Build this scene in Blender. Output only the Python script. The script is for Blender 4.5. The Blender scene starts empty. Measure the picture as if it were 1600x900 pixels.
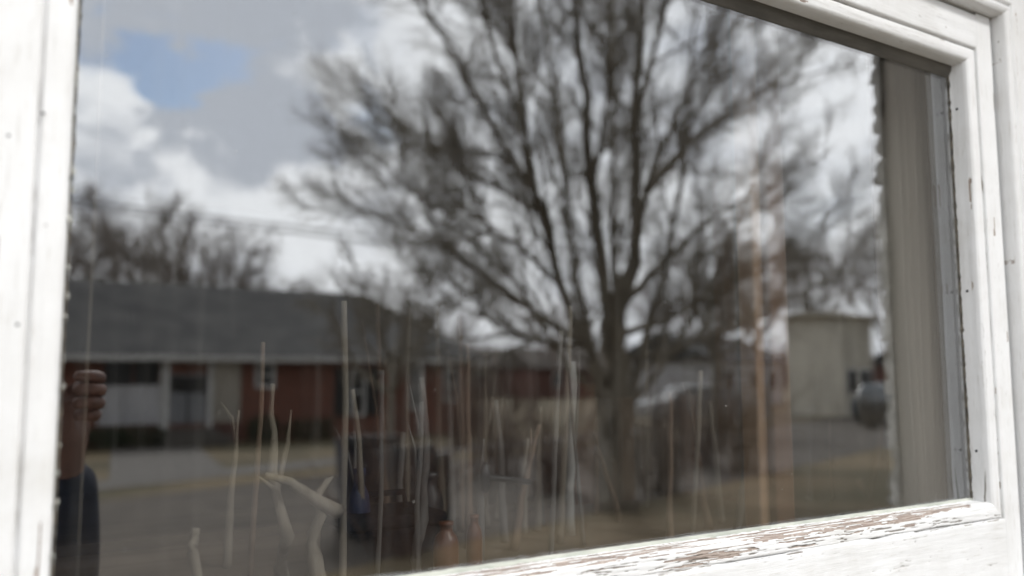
import bpy, bmesh, math, random
from mathutils import Vector, Matrix, noise
random.seed(7)
R = math.radians
scene = bpy.context.scene
col = scene.collection
# ------------------------------------------------------------------ camera
CAM = Vector((0.0, -0.56, 1.75))
YAW, PITCH, ROLL = R(32.5), R(5.88), R(0.17)
cd = bpy.data.cameras.new('camera'); cam = bpy.data.objects.new('camera', cd); col.objects.link(cam)
cd.sensor_width = 36; cd.lens = 30.47; cd.clip_start = 0.01; cd.clip_end = 2000
MROT = Matrix.Rotation(-YAW, 4, 'Z') @ Matrix.Rotation(R(90)+PITCH, 4, 'X') @ Matrix.Rotation(-ROLL, 4, 'Z')
cam.matrix_world = Matrix.Translation(CAM) @ MROT
cd.dof.use_dof = True; cd.dof.focus_distance = 0.78; cd.dof.aperture_fstop = 3.4
scene.camera = cam
FPX = 1354.2
def ray(px, py):
    return (MROT.to_3x3() @ Vector(((px-800)/FPX, -(py-450)/FPX, -1)))
def at(px, py, Y=0.0):                # point of the plane y = Y
    d = ray(px, py); return CAM + d*((Y-CAM.y)/d.y)
def refl(px, py, Y):                  # point in the street, at distance Y in front of the pane, that the pane mirrors
    p = at(px, py, Y); return Vector((p.x, -p.y, p.z))
def rdir(px, py):                     # direction outside mirrored by the pane
    d = ray(px, py).normalized(); return Vector((d.x, -d.y, d.z))

# ------------------------------------------------------------------ light
SUN_EL, SUN_AZ = R(42), R(152)        # azimuth clockwise from +Y
sdir = Vector((math.sin(SUN_AZ)*math.cos(SUN_EL), math.cos(SUN_AZ)*math.cos(SUN_EL), math.sin(SUN_EL)))
sl = bpy.data.lights.new('sun', 'SUN'); so = bpy.data.objects.new('sun', sl); col.objects.link(so)
sl.energy = 1.9; sl.angle = R(12); sl.color = (1, 0.975, 0.945)
so.rotation_euler = sdir.to_track_quat('Z', 'Y').to_euler()
scene.view_settings.view_transform = 'Standard'; scene.view_settings.look = 'None'
scene.view_settings.exposure = 0.31; scene.view_settings.gamma = 1
scene.cycles.max_bounces = 7; scene.cycles.diffuse_bounces = 3; scene.cycles.glossy_bounces = 4; scene.cycles.transparent_max_bounces = 10
w = bpy.data.worlds.new('World'); scene.world = w; w.use_nodes = True
class NT:
    def __init__(s, nt): s.nt = nt; s.n = nt.nodes; s.l = nt.links
    def new(s, t, **k):
        n = s.n.new(t)
        for a, b in k.items(): setattr(n, a, b)
        return n
    def put(s, sock, v):
        if isinstance(v, bpy.types.NodeSocket): s.l.new(v, sock)
        else: sock.default_value = v
    def math(s, op, a, b=0.0, clamp=False):
        n = s.new('ShaderNodeMath', operation=op, use_clamp=clamp); s.put(n.inputs[0], a); s.put(n.inputs[1], b); return n.outputs[0]
    def vmath(s, op, a, b=(0,0,0)):
        n = s.new('ShaderNodeVectorMath', operation=op); s.put(n.inputs[0], a); s.put(n.inputs[1], b); return n
    def noise(s, vec, scale, detail=4, rough=0.55, dist=0.0, color=False):
        n = s.new('ShaderNodeTexNoise'); s.l.new(vec, n.inputs['Vector']); n.inputs['Scale'].default_value = scale
        n.inputs['Detail'].default_value = detail; n.inputs['Roughness'].default_value = rough; n.inputs['Distortion'].default_value = dist
        return n.outputs['Color' if color else 'Fac']
    def ramp(s, v, a, b, c=0.0, d=1.0, smooth=True):
        n = s.new('ShaderNodeMapRange', interpolation_type='SMOOTHSTEP' if smooth else 'LINEAR')
        s.put(n.inputs[0], v); n.inputs[1].default_value = a; n.inputs[2].default_value = b; n.inputs[3].default_value = c; n.inputs[4].default_value = d
        return n.outputs[0]
    def mix(s, f, a, b):
        n = s.new('ShaderNodeMix', data_type='RGBA'); s.put(n.inputs[0], f)
        for i, v in ((6, a), (7, b)):
            if isinstance(v, bpy.types.NodeSocket): s.l.new(v, n.inputs[i])
            else: n.inputs[i].default_value = (*v[:3], 1)
        return n.outputs[2]
    def mapping(s, vec, scale=(1,1,1), rot=(0,0,0)):
        n = s.new('ShaderNodeMapping'); s.l.new(vec, n.inputs[0]); n.inputs['Scale'].default_value = scale; n.inputs['Rotation'].default_value = rot
        return n.outputs[0]
def build_sky():
    T = NT(w.node_tree); bg = T.n['Background']
    sky = T.new('ShaderNodeTexSky', sky_type='NISHITA'); sky.sun_disc = False
    sky.sun_elevation = SUN_EL; sky.sun_rotation = SUN_AZ
    g = T.new('ShaderNodeTexCoord').outputs['Generated']
    d = T.vmath('NORMALIZE', g).outputs[0]
    # ragged cloud outlines: the direction is shaken by noise before it is measured against each cloud bank
    nz = T.noise(T.mapping(d, (1,1,1.7)), 5.5, 7, 0.6, 0, True)
    off = T.vmath('SUBTRACT', nz, (0.5,0.5,0.5)).outputs[0]
    sc = T.new('ShaderNodeVectorMath', operation='SCALE'); T.l.new(off, sc.inputs[0]); sc.inputs['Scale'].default_value = 0.24
    nz2 = T.noise(T.mapping(d, (1,1,1.4)), 21, 5, 0.6, 0, True)
    s2 = T.new('ShaderNodeVectorMath', operation='SCALE'); T.l.new(T.vmath('SUBTRACT', nz2, (0.5,0.5,0.5)).outputs[0], s2.inputs[0]); s2.inputs['Scale'].default_value = 0.07
    dw = T.vmath('NORMALIZE', T.vmath('ADD', T.vmath('ADD', d, sc.outputs[0]).outputs[0], s2.outputs[0]).outputs[0]).outputs[0]
    def blobs(lst):
        tot = None
        for px, py, rx, wgt in lst:
            c = rdir(px, py); dot = T.vmath('DOT_PRODUCT', dw, tuple(c)).outputs['Value']
            r = rx/1500.0
            v = T.ramp(dot, math.cos(r*1.35), math.cos(r*0.35), 0.0, wgt)
            tot = v if tot is None else T.math('ADD', tot, v)
        return tot
    big = T.noise(T.mapping(d, (1,1,2.6)), 3.3, 8, 0.6)
    fine = T.noise(T.mapping(d, (1,1,2.0)), 9.0, 8, 0.6)
    hole = blobs([(150,95,50,.75),(215,108,60,.9),(255,135,55,.7),(235,90,60,.5),(285,95,65,.95),(345,75,60,.9),(290,125,40,.75),(400,65,50,.6),(560,150,45,.8),(585,60,40,.4),(1270,330,60,.35)])
    hole = T.math('SUBTRACT', hole, blobs([(180,170,70,.7),(470,110,80,.9),(360,145,50,.5)]))
    hole = T.math('ADD', hole, T.ramp(big, 0.62, 0.74, 0, .5))
    hole = T.ramp(hole, 0.05, 1.35, 0, 1.0)
    shade = blobs([(395,190,105,1.5),(480,215,85,1.0),(330,200,60,.6),(170,245,80,.75),(260,250,60,.5),(200,15,120,.75),(380,20,110,.9),(470,10,110,.8),(560,50,60,.4),(300,45,60,.3),(560,330,80,.3),(1150,220,120,.5),(1300,230,100,.4),(1000,60,200,.3)])
    white = blobs([(180,150,60,1.0),(470,85,60,1.2),(545,130,60,1.1),(330,115,40,.9),(550,200,40,.6),(490,290,100,.6),(330,265,60,.6),(1300,130,120,.6),(1250,340,150,.5)])
    shade = T.math('SUBTRACT', shade, white)
    shade = T.math('ADD', shade, T.math('MULTIPLY', T.math('SUBTRACT', fine, 0.5), 2.3))
    shade = T.math('ADD', shade, T.ramp(big, 0.42, 0.6, 0.0, 0.35))
    sh = T.ramp(shade, -0.25, 1.25, 0, 1)
    cloud = T.mix(sh, (1.72,1.74,1.76), (0.93,0.98,1.07))
    # clouds full over the street; dimmed behind our house, unseen, to darken facades opposite
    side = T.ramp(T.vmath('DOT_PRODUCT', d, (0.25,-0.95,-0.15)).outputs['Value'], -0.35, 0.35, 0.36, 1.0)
    skc = T.new('ShaderNodeVectorMath', operation='SCALE'); T.l.new(sky.outputs[0], skc.inputs[0]); skc.inputs['Scale'].default_value = 1.0
    bgs = T.new('ShaderNodeBackground'); T.l.new(T.vmath('MULTIPLY', skc.outputs[0], (0.92,1.0,1.06)).outputs[0], bgs.inputs[0]); bgs.inputs[1].default_value = 0.13
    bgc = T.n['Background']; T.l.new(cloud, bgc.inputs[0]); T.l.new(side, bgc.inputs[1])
    mx = T.new('ShaderNodeMixShader'); T.l.new(hole, mx.inputs[0]); T.l.new(bgc.outputs[0], mx.inputs[1]); T.l.new(bgs.outputs[0], mx.inputs[2])
    T.l.new(mx.outputs[0], T.n['World Output'].inputs[0])
build_sky()

# ------------------------------------------------------------------ helpers
def tag(o, label=None, cat=None, group=None, kind=None):
    if label: o['label'] = label
    if cat: o['category'] = cat
    if group: o['group'] = group
    if kind: o['kind'] = kind
    return o
def empty(name, loc=(0,0,0), rz=0.0):
    o = bpy.data.objects.new(name, None); col.objects.link(o); o.location = loc; o.rotation_euler.z = rz; o.empty_display_size = 0.1
    return o
def mkobj(name, verts, faces, mat, parent=None, smooth=False):
    me = bpy.data.meshes.new(name); me.from_pydata([tuple(v) for v in verts], [], faces); me.update()
    if smooth: me.polygons.foreach_set('use_smooth', [True]*len(me.polygons))
    me.materials.append(mat)
    o = bpy.data.objects.new(name, me); col.objects.link(o)
    if parent: o.parent = parent; o.matrix_parent_inverse = Matrix.Identity(4)
    return o
class MB:
    def __init__(s): s.v = []; s.f = []
    def box(s, a, b, M=None):
        i = len(s.v)
        for x in (a[0], b[0]):
            for y in (a[1], b[1]):
                for z in (a[2], b[2]):
                    p = Vector((x,y,z)); s.v.append(M @ p if M else p)
        s.f += [(i,i+1,i+3,i+2),(i+4,i+6,i+7,i+5),(i,i+4,i+5,i+1),(i+2,i+3,i+7,i+6),(i,i+2,i+6,i+4),(i+1,i+5,i+7,i+3)]
        return s
    def tube(s, pts, rad, n=8, cap=True):
        pts = [Vector(p) for p in pts]; rings = []
        k = len(pts)
        if not hasattr(rad, '__len__'): rad = [rad]*k
        ref = Vector((0.31,0.22,0.92))
        for j, p in enumerate(pts):
            t = (pts[min(j+1,k-1)] - pts[max(j-1,0)]).normalized()
            a = t.cross(ref)
            if a.length < .15: a = t.cross(Vector((1,0,0)))
            a.normalize(); b = t.cross(a)
            i = len(s.v); rings.append(i)
            for q in range(n):
                an = 2*math.pi*q/n; s.v.append(p + (a*math.cos(an)+b*math.sin(an))*rad[j])
        for j in range(k-1):
            A, B = rings[j], rings[j+1]
            for q in range(n): s.f.append((A+q, A+(q+1)%n, B+(q+1)%n, B+q))
        if cap:
            s.f.append(tuple(rings[0]+q for q in range(n))[::-1]); s.f.append(tuple(rings[-1]+q for q in range(n)))
        return s
    def lathe(s, c, prof, n=20):
        rings = []
        for r, z in prof:
            i = len(s.v); rings.append(i)
            for q in range(n):
                an = 2*math.pi*q/n; s.v.append(Vector((c[0]+r*math.cos(an), c[1]+r*math.sin(an), c[2]+z)))
        for j in range(len(prof)-1):
            for q in range(n): s.f.append((rings[j]+q, rings[j]+(q+1)%n, rings[j+1]+(q+1)%n, rings[j+1]+q))
        s.f.append(tuple(rings[0]+q for q in range(n))[::-1]); s.f.append(tuple(rings[-1]+q for q in range(n)))
        return s
    def poly(s, pts):
        i = len(s.v); s.v += [Vector(p) for p in pts]; s.f.append(tuple(range(i, i+len(pts)))); return s
    def build(s, name, mat, parent=None, smooth=False): return mkobj(name, s.v, s.f, mat, parent, smooth)
def bevel(o, w=0.003, seg=2):
    m = o.modifiers.new('bevel', 'BEVEL'); m.width = w; m.segments = seg; m.limit_method = 'ANGLE'; return o

MATS = {}
def material(name, fn, rough=0.7, **kw):
    m = bpy.data.materials.new(name); m.use_nodes = True; T = NT(m.node_tree); b = T.n['Principled BSDF']
    b.inputs['Roughness'].default_value = rough
    for k, v in kw.items(): b.inputs[k.replace('_', ' ')].default_value = v
    c = fn(T, b)
    if c is not None:
        if isinstance(c, bpy.types.NodeSocket): T.l.new(c, b.inputs['Base Color'])
        else: b.inputs['Base Color'].default_value = (*c, 1)
    MATS[name] = m; return m
def bump(T, b, h, strength=0.3, dist=0.01):
    n = T.new('ShaderNodeBump'); T.put(n.inputs['Height'], h); n.inputs['Strength'].default_value = strength; n.inputs['Distance'].default_value = dist
    T.l.new(n.outputs[0], b.inputs['Normal'])
def mottled(c1, c2, scale=4, stretch=(1,1,1), bumpd=0.0, detail=6):
    def fn(T, b):
        v = T.mapping(T.new('ShaderNodeTexCoord').outputs['Object'], stretch)
        n = T.noise(v, scale, detail, 0.6)
        if bumpd: bump(T, b, n, 0.6, bumpd)
        return T.mix(T.ramp(n, 0.3, 0.7), c1, c2)
    return fn

# ---- paint: attribute 'bare' (0 paint .. 1 raw wood), 'grime' dark dirt in cracks
def paint_fn(axis):
    st = {'x': (0.08,1,1), 'z': (1,1,0.08)}[axis]
    st2 = {'x': (0.035,1,1), 'z': (1,1,0.035)}[axis]
    def fn(T, b):
        oc = T.new('ShaderNodeTexCoord').outputs['Object']
        at_ = T.new('ShaderNodeAttribute', attribute_name='bare').outputs['Fac']
        gr = T.new('ShaderNodeAttribute', attribute_name='grime').outputs['Fac']
        v = T.mapping(oc, st); grain = T.noise(v, 420, 5, 0.65); grain2 = T.noise(T.mapping(oc, st2), 900, 4, 0.7)
        blot = T.noise(oc, 14, 5, 0.6); fine = T.noise(oc, 150, 4, 0.6)
        white = T.mix(T.ramp(blot, 0.35, 0.7), (0.79,0.795,0.80), (0.72,0.72,0.715))
        white = T.mix(T.ramp(grain, 0.56, 0.72, 0, 0.5), white, (0.50,0.48,0.44))
        white = T.mix(T.ramp(T.noise(oc, 6, 6, .7), 0.5, 0.72, 0, .5), white, (0.60,0.585,0.55))
        # fly specks and nicks
        vo = T.new('ShaderNodeTexVoronoi', feature='F1'); T.l.new(oc, vo.inputs['Vector']); vo.inputs['Scale'].default_value = 55
        sp = T.math('MULTIPLY', T.ramp(vo.outputs['Distance'], 0.05, 0.09, 1, 0), T.ramp(T.noise(oc, 31, 2), 0.57, 0.6))
        white = T.mix(T.math('MULTIPLY', sp, 0.75), white, (0.20,0.17,0.14))
        wood = T.mix(T.ramp(grain2, 0.35, 0.68), (0.22,0.165,0.135), (0.50,0.425,0.375))
        wood = T.mix(T.ramp(fine, 0.58, 0.72, 0, 0.6), wood, (0.62,0.58,0.54))
        wood = T.mix(T.ramp(grain, 0.62, 0.72, 0, .5), wood, (0.10,0.075,0.06))
        f = T.ramp(T.math('ADD', at_, T.math('MULTIPLY', T.math('SUBTRACT', fine, 0.5), 0.5)), 0.42, 0.56)
        c = T.mix(f, white, wood)
        c = T.mix(T.math('MULTIPLY', T.ramp(T.math('ADD', gr, T.math('MULTIPLY', T.math('SUBTRACT', fine, .5), .4)), 0.25, 0.85), 0.85), c, (0.105,0.08,0.055))
        h = T.math('ADD', T.math('MULTIPLY', grain, 0.6), T.math('MULTIPLY', grain2, T.math('ADD', T.math('MULTIPLY', f, 0.9), 0.25)))
        bump(T, b, h, 0.7, 0.0009)
        return c
    return fn
material('paint_x', paint_fn('x'), 0.55); material('paint_z', paint_fn('z'), 0.55)
def putty_fn(T, b):
    oc = T.new('ShaderNodeTexCoord').outputs['Object']
    n = T.noise(oc, 160, 5, 0.65); n2 = T.noise(oc, 30, 3)
    bump(T, b, n, 0.8, 0.002)
    c = T.mix(T.ramp(n, 0.4, 0.62), (0.05,0.045,0.04), (0.55,0.55,0.50))
    return T.mix(T.ramp(n2, 0.5, 0.62, 0, .6), c, (0.40,0.42,0.38))
material('putty', putty_fn, 0.8)
material('bottom_putty', mottled((0.30,0.32,0.28), (0.55,0.56,0.50), 45, (.3,1,1), 0.001), 0.7)
material('dark_stop', mottled((0.075,0.07,0.06), (0.13,0.12,0.105), 60, (.2,1,1), 0.001), 0.9)
material('dark_putty', mottled((0.02,0.018,0.016), (0.16,0.14,0.11), 220, (1,1,0.6), 0.002), 0.9)
def glass_mat():
    m = bpy.data.materials.new('old_window_glass'); m.use_nodes = True; T = NT(m.node_tree); T.n.remove(T.n['Principled BSDF'])
    out = T.n['Material Output']
    geo = T.new('ShaderNodeNewGeometry'); oc = T.new('ShaderNodeTexCoord').outputs['Object']
    c = T.math('ABSOLUTE', T.vmath('DOT_PRODUCT', geo.outputs['Incoming'], geo.outputs['Normal']).outputs['Value'])
    f5 = T.math('POWER', T.math('SUBTRACT', 1.0, c), 5.0)
    fac = T.math('ADD', 0.235, T.math('MULTIPLY', f5, 0.8), True)
    b = T.new('ShaderNodeBump'); wv = T.noise(T.mapping(oc, (1,1,0.22)), 11, 2, 0.4); T.l.new(wv, b.inputs['Height']); b.inputs['Strength'].default_value = 1.0; b.inputs['Distance'].default_value = 0.00022
    gl = T.new('ShaderNodeBsdfGlossy'); gl.inputs['Roughness'].default_value = 0.0; gl.inputs['Color'].default_value = (0.97,0.98,1,1); T.l.new(b.outputs[0], gl.inputs['Normal'])
    tr = T.new('ShaderNodeBsdfTransparent'); tr.inputs[0].default_value = (0.945,0.955,0.95,1)
    mx = T.new('ShaderNodeMixShader'); T.l.new(fac, mx.inputs[0]); T.l.new(tr.outputs[0], mx.inputs[1]); T.l.new(gl.outputs[0], mx.inputs[2])
    # dust film: vertical rain streaks and single specks
    df = T.new('ShaderNodeBsdfDiffuse'); df.inputs[0].default_value = (0.55,0.54,0.50,1)
    st = T.ramp(T.noise(T.mapping(oc, (1,1,0.03)), 60, 5, 0.7), 0.45, 0.8, 0.001, 0.028)
    vo = T.new('ShaderNodeTexVoronoi'); T.l.new(oc, vo.inputs['Vector']); vo.inputs['Scale'].default_value = 70
    sp = T.math('MULTIPLY', T.ramp(vo.outputs['Distance'], 0.03, 0.05, 0.5, 0), T.ramp(T.noise(oc, 47, 1), 0.56, 0.58))
    m2 = T.new('ShaderNodeMixShader'); T.l.new(T.math('ADD', st, sp, True), m2.inputs[0]); T.l.new(mx.outputs[0], m2.inputs[1]); T.l.new(df.outputs[0], m2.inputs[2])
    T.l.new(m2.outputs[0], out.inputs[0]); return m
MATS['glass'] = glass_mat()
def brick_fn(c1, c2, mortar, sc=1.0):
    def fn(T, b):
        oc = T.new('ShaderNodeTexCoord').outputs['Object']
        v = T.mapping(oc, (1,1,1), (R(90),0,0))
        br = T.new('ShaderNodeTexBrick'); T.l.new(v, br.inputs['Vector']); br.inputs['Color1'].default_value = (*c1,1); br.inputs['Color2'].default_value = (*c2,1)
        br.inputs['Mortar'].default_value = (*mortar,1); br.inputs['Scale'].default_value = 1.0; br.inputs['Brick Width'].default_value = 0.22; br.inputs['Row Height'].default_value = 0.075; br.inputs['Mortar Size'].default_value = 0.008
        return T.mix(T.ramp(T.noise(oc, 1.3, 5), .3, .7, 0, .4), br.outputs[0], tuple(x*.6 for x in c1))
    return fn
material('red_brick', brick_fn((0.30,0.105,0.065), (0.21,0.075,0.05), (0.2,0.17,0.15)), 0.85)
material('dull_brick', brick_fn((0.20,0.08,0.06), (0.14,0.06,0.05), (0.22,0.18,0.16)), 0.85)
material('shingle_roof', mottled((0.035,0.035,0.037), (0.085,0.083,0.080), 1.1, (1,.6,3), 0, 9), 0.9)
material('brown_roof', mottled((0.09,0.07,0.06), (0.14,0.12,0.10), 2.5), 0.9)
def lap_fn(c, row=0.2):
    def fn(T, b):
        oc = T.new('ShaderNodeTexCoord').outputs['Object']
        s = T.new('ShaderNodeSeparateXYZ'); T.l.new(oc, s.inputs[0])
        fr = T.math('FRACT', T.math('DIVIDE', s.outputs[2], row))
        bump(T, b, fr, 1.0, 0.02)
        n = T.ramp(T.noise(T.mapping(oc, (1,1,.4)), 2, 6), .3, .75)
        return T.mix(n, c, tuple(x*.75 for x in c))
    return fn
material('white_siding', lap_fn((0.75,0.75,0.78)), 0.6)
material('cream_siding', lap_fn((0.55,0.51,0.44)), 0.6)
material('pale_siding', lap_fn((0.82,0.77,0.66)), 0.6)
material('white_trim', mottled((0.75,0.75,0.74), (0.62,0.62,0.60), 3), 0.5)
material('dark_glass', lambda T, b: (0.015,0.017,0.02), 0.12)
material('black_shutter', mottled((0.015,0.015,0.017), (0.03,0.03,0.03), 5), 0.5)
material('grey_door', mottled((0.30,0.31,0.33), (0.24,0.25,0.27), 2), 0.5)
material('concrete', mottled((0.15,0.135,0.12), (0.11,0.10,0.09), 2.0), 0.9)
material('asphalt', mottled((0.062,0.051,0.040), (0.105,0.086,0.066), 1.5, (1,1,1), 0.0, 9), 0.9)
def lawn_fn(T, b):
    oc = T.new('ShaderNodeTexCoord').outputs['Object']
    n = T.noise(oc, 0.35, 7, 0.6); n2 = T.noise(oc, 6, 5, 0.7)
    c = T.mix(T.ramp(n, .38, .62), (0.080,0.064,0.030), (0.17,0.125,0.07))
    c = T.mix(T.ramp(n2, .5, .75, 0, .6), c, (0.07,0.09,0.025)); bump(T, b, n2, .6, .04); return c
material('winter_lawn', lawn_fn, 0.95)
material('bark', mottled((0.16,0.14,0.11), (0.34,0.30,0.24), 9, (1,1,.25), 0.01), 0.95)
material('pale_bark', mottled((0.20,0.175,0.15), (0.34,0.29,0.25), 9, (1,1,.25)), 0.95)
material('reddish_bark', mottled((0.14,0.085,0.065), (0.20,0.14,0.11), 9, (1,1,.25)), 0.95)
material('evergreen', mottled((0.02,0.032,0.014), (0.05,0.07,0.03), 3), 0.9)
material('driftwood', mottled((0.12,0.10,0.075), (0.27,0.235,0.19), 30, (1,1,.12), 0.003), 0.85)
material('grey_stick', mottled((0.08,0.074,0.07), (0.17,0.16,0.15), 30, (1,1,.12), 0.002), 0.85)
material('twig_brown', mottled((0.10,0.065,0.045), (0.20,0.14,0.10), 30, (1,1,.12)), 0.85)
material('orange_wood', mottled((0.26,0.14,0.075), (0.40,0.26,0.16), 14, (1,1,.06), 0.001), 0.6)
material('brown_wood', mottled((0.085,0.036,0.017), (0.17,0.072,0.033), 14, (1,1,.06), 0.001), 0.6)
material('weathered_board', mottled((0.26,0.24,0.215), (0.55,0.50,0.44), 16, (1,1,.03), 0.004), 0.9)
material('grey_green_board', mottled((0.14,0.155,0.15), (0.38,0.40,0.38), 22, (1,1,.03), 0.004), 0.9)
material('flaking_shingle', mottled((0.25,0.24,0.22), (0.72,0.71,0.68), 26, (1,1,1), 0.004), 0.8)
material('curtain_cloth', mottled((0.55,0.50,0.43), (0.68,0.63,0.55), 10, (1,1,.05), 0.001), 0.95)
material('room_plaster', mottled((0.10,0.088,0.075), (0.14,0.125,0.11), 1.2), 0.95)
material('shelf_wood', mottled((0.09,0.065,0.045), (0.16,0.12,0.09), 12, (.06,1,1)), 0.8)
material('amber', lambda T, b: (0.12,0.036,0.010), 0.35)
material('blue_plastic', lambda T, b: (0.03,0.04,0.09), 0.4)
material('toolbox_black', mottled((0.006,0.006,0.008), (0.012,0.012,0.014), 20), 0.95, Specular_IOR_Level=0.1)
material('navy_bin', mottled((0.016,0.02,0.035), (0.03,0.035,0.055), 4), 0.5)
material('black_metal', mottled((0.012,0.012,0.014), (0.03,0.03,0.033), 30), 0.45)
material('skin', mottled((0.17,0.08,0.055), (0.11,0.052,0.037), 40, (1,1,1), 0.0004), 0.55)
material('navy_cloth', mottled((0.010,0.013,0.024), (0.022,0.028,0.046), 60, (1,1,1), 0.001), 0.9)
material('jeans', mottled((0.03,0.04,0.07), (0.05,0.06,0.09), 60), 0.9)
material('dark_hair', mottled((0.015,0.010,0.008), (0.04,0.028,0.02), 80), 0.7)
material('pale_rod', mottled((0.30,0.30,0.29),(0.42,0.41,0.39),20), 0.6)
material('white_plastic', lambda T, b: (0.6,0.6,0.6), 0.5)
material('car_white', lambda T, b: (0.40,0.41,0.42), 0.3)
material('car_grey', lambda T, b: (0.06,0.075,0.09), 0.25)
material('rubber', lambda T, b: (0.02,0.02,0.02), 0.8)
material('wire', lambda T, b: (0.02,0.02,0.02), 0.6)
material('pole_wood', mottled((0.10,0.08,0.06), (0.16,0.13,0.10), 6, (1,1,.1)), 0.9)

# ------------------------------------------------------------------ window measures (pane in the plane y = 0)
GR = at(1497, 450).x                         # right edge of the pane
ZB = 0.5*(at(1515, 781).z + at(720, 893).z)  # bottom edge
ZT = 0.5*(at(1480, 113).z + at(1177, 0).z)   # top edge
VF = 0.027                                   # the sash face stands this far in front of the pane
GL = at(104, 450, -VF).x                     # left edge
print('pane', GL, GR, ZB, ZT)

# ------------------------------------------------------------------ the sash
PROF = [(0,-.002),(0.0004,.008),(0.0008,.019),(0.0020,.0225),(0.0045,.0243),(0.0100,.0250),(0.0158,.0248),(0.0168,.0226),(0.0182,.0226),(0.0192,VF-.0004),(0.0215,VF)]
def dense(prof, step):
    out = []
    for (a, b), (c, d) in zip(prof, prof[1:]):
        n = max(1, int(math.hypot(c-a, d-b)/step))
        for k in range(n): out.append((a+(c-a)*k/n, b+(d-b)*k/n))
    out.append(prof[-1]); return out
def fbm(x, y, z=0.0, o=4):
    return noise.fractal((x, y, z), 1.0, 2.0, o)
def member(name, kind, width, step, sstep, mat, parent, damage):
    """kind: left/right/top/bottom; profile swept along the edge of the pane; bead mitred, flat butted"""
    prof = dense(PROF, step) + [(u, VF) for u in [0.0215+(width-0.0215-.002)*k/max(2,int((width-.0215)/(step*2.2))) for k in range(1, max(2,int((width-.0215)/(step*2.2)))+1)]] + [(width-.0006, VF-.0006), (width, VF-.003), (width,-.02)]
    L0, L1 = (GL, GR) if kind in ('top','bottom') else (ZB, ZT)
    n = int((L1-L0)/sstep); verts = []; bare = []; grime = []; t = 0; ts = [0]
    for i in range(1, len(prof)): t += math.hypot(prof[i][0]-prof[i-1][0], prof[i][1]-prof[i-1][1]); ts.append(t)
    for j in range(n+1):
        s = j/n
        for i, (u, v) in enumerate(prof):
            e = min(u, 0.0195)
            if kind in ('left','right') and u > 0.0195: e0 = e1 = width+.06 if False else None
            if kind in ('top','bottom'): a = L0-e; b = L1+e
            else:
                if u <= 0.0196: a = L0-u; b = L1+u
                else: a = L0-0.125; b = L1+0.062
            q = a+(b-a)*s
            p0 = prof[max(i-1,0)]; p1 = prof[min(i+1,len(prof)-1)]
            tu, tv = p1[0]-p0[0], p1[1]-p0[1]; ln = math.hypot(tu, tv) or 1; nu, nv = -tv/ln, tu/ln
            br, gm, dh = damage(q, ts[i], u, v)
            uu, vv = u+nu*dh, v+nv*dh
            if kind == 'bottom': p = (q, -vv, ZB-uu)
            elif kind == 'top': p = (q, -vv, ZT+uu)
            elif kind == 'left': p = (GL-uu, -vv, q)
            else: p = (GR+uu, -vv, q)
            verts.append(p); bare.append(br); grime.append(gm)
    m = len(prof); faces = []
    flip = kind in ('bottom', 'left')
    for j in range(n):
        for i in range(m-1):
            a = j*m+i; f = (a, a+m, a+m+1, a+1)
            faces.append(f[::-1] if kind in ('top','left') else f)
    o = mkobj(name, verts, faces, mat, parent, True)
    for nm, arr in (('bare', bare), ('grime', grime)):
        at_ = o.data.attributes.new(nm, 'FLOAT', 'POINT'); at_.data.foreach_set('value', arr)
    return o
def sm(x, a, b):
    t = max(0, min(1, (x-a)/(b-a))); return t*t*(3-2*t)
def groove_grime(q, u, k=1.0, seed=0.0):
    u = u + .0011*fbm(q*13, seed+9, 0, 4)
    w_ = 0.0007 + 0.0007*fbm(q*40, seed, 0, 2)
    g = math.exp(-((u-.0175)/max(.0005, w_+.0005))**2)*(0.35+0.65*sm(fbm(q*14, seed+4, 0, 3), -.25, .3))
    return g*k
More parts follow.
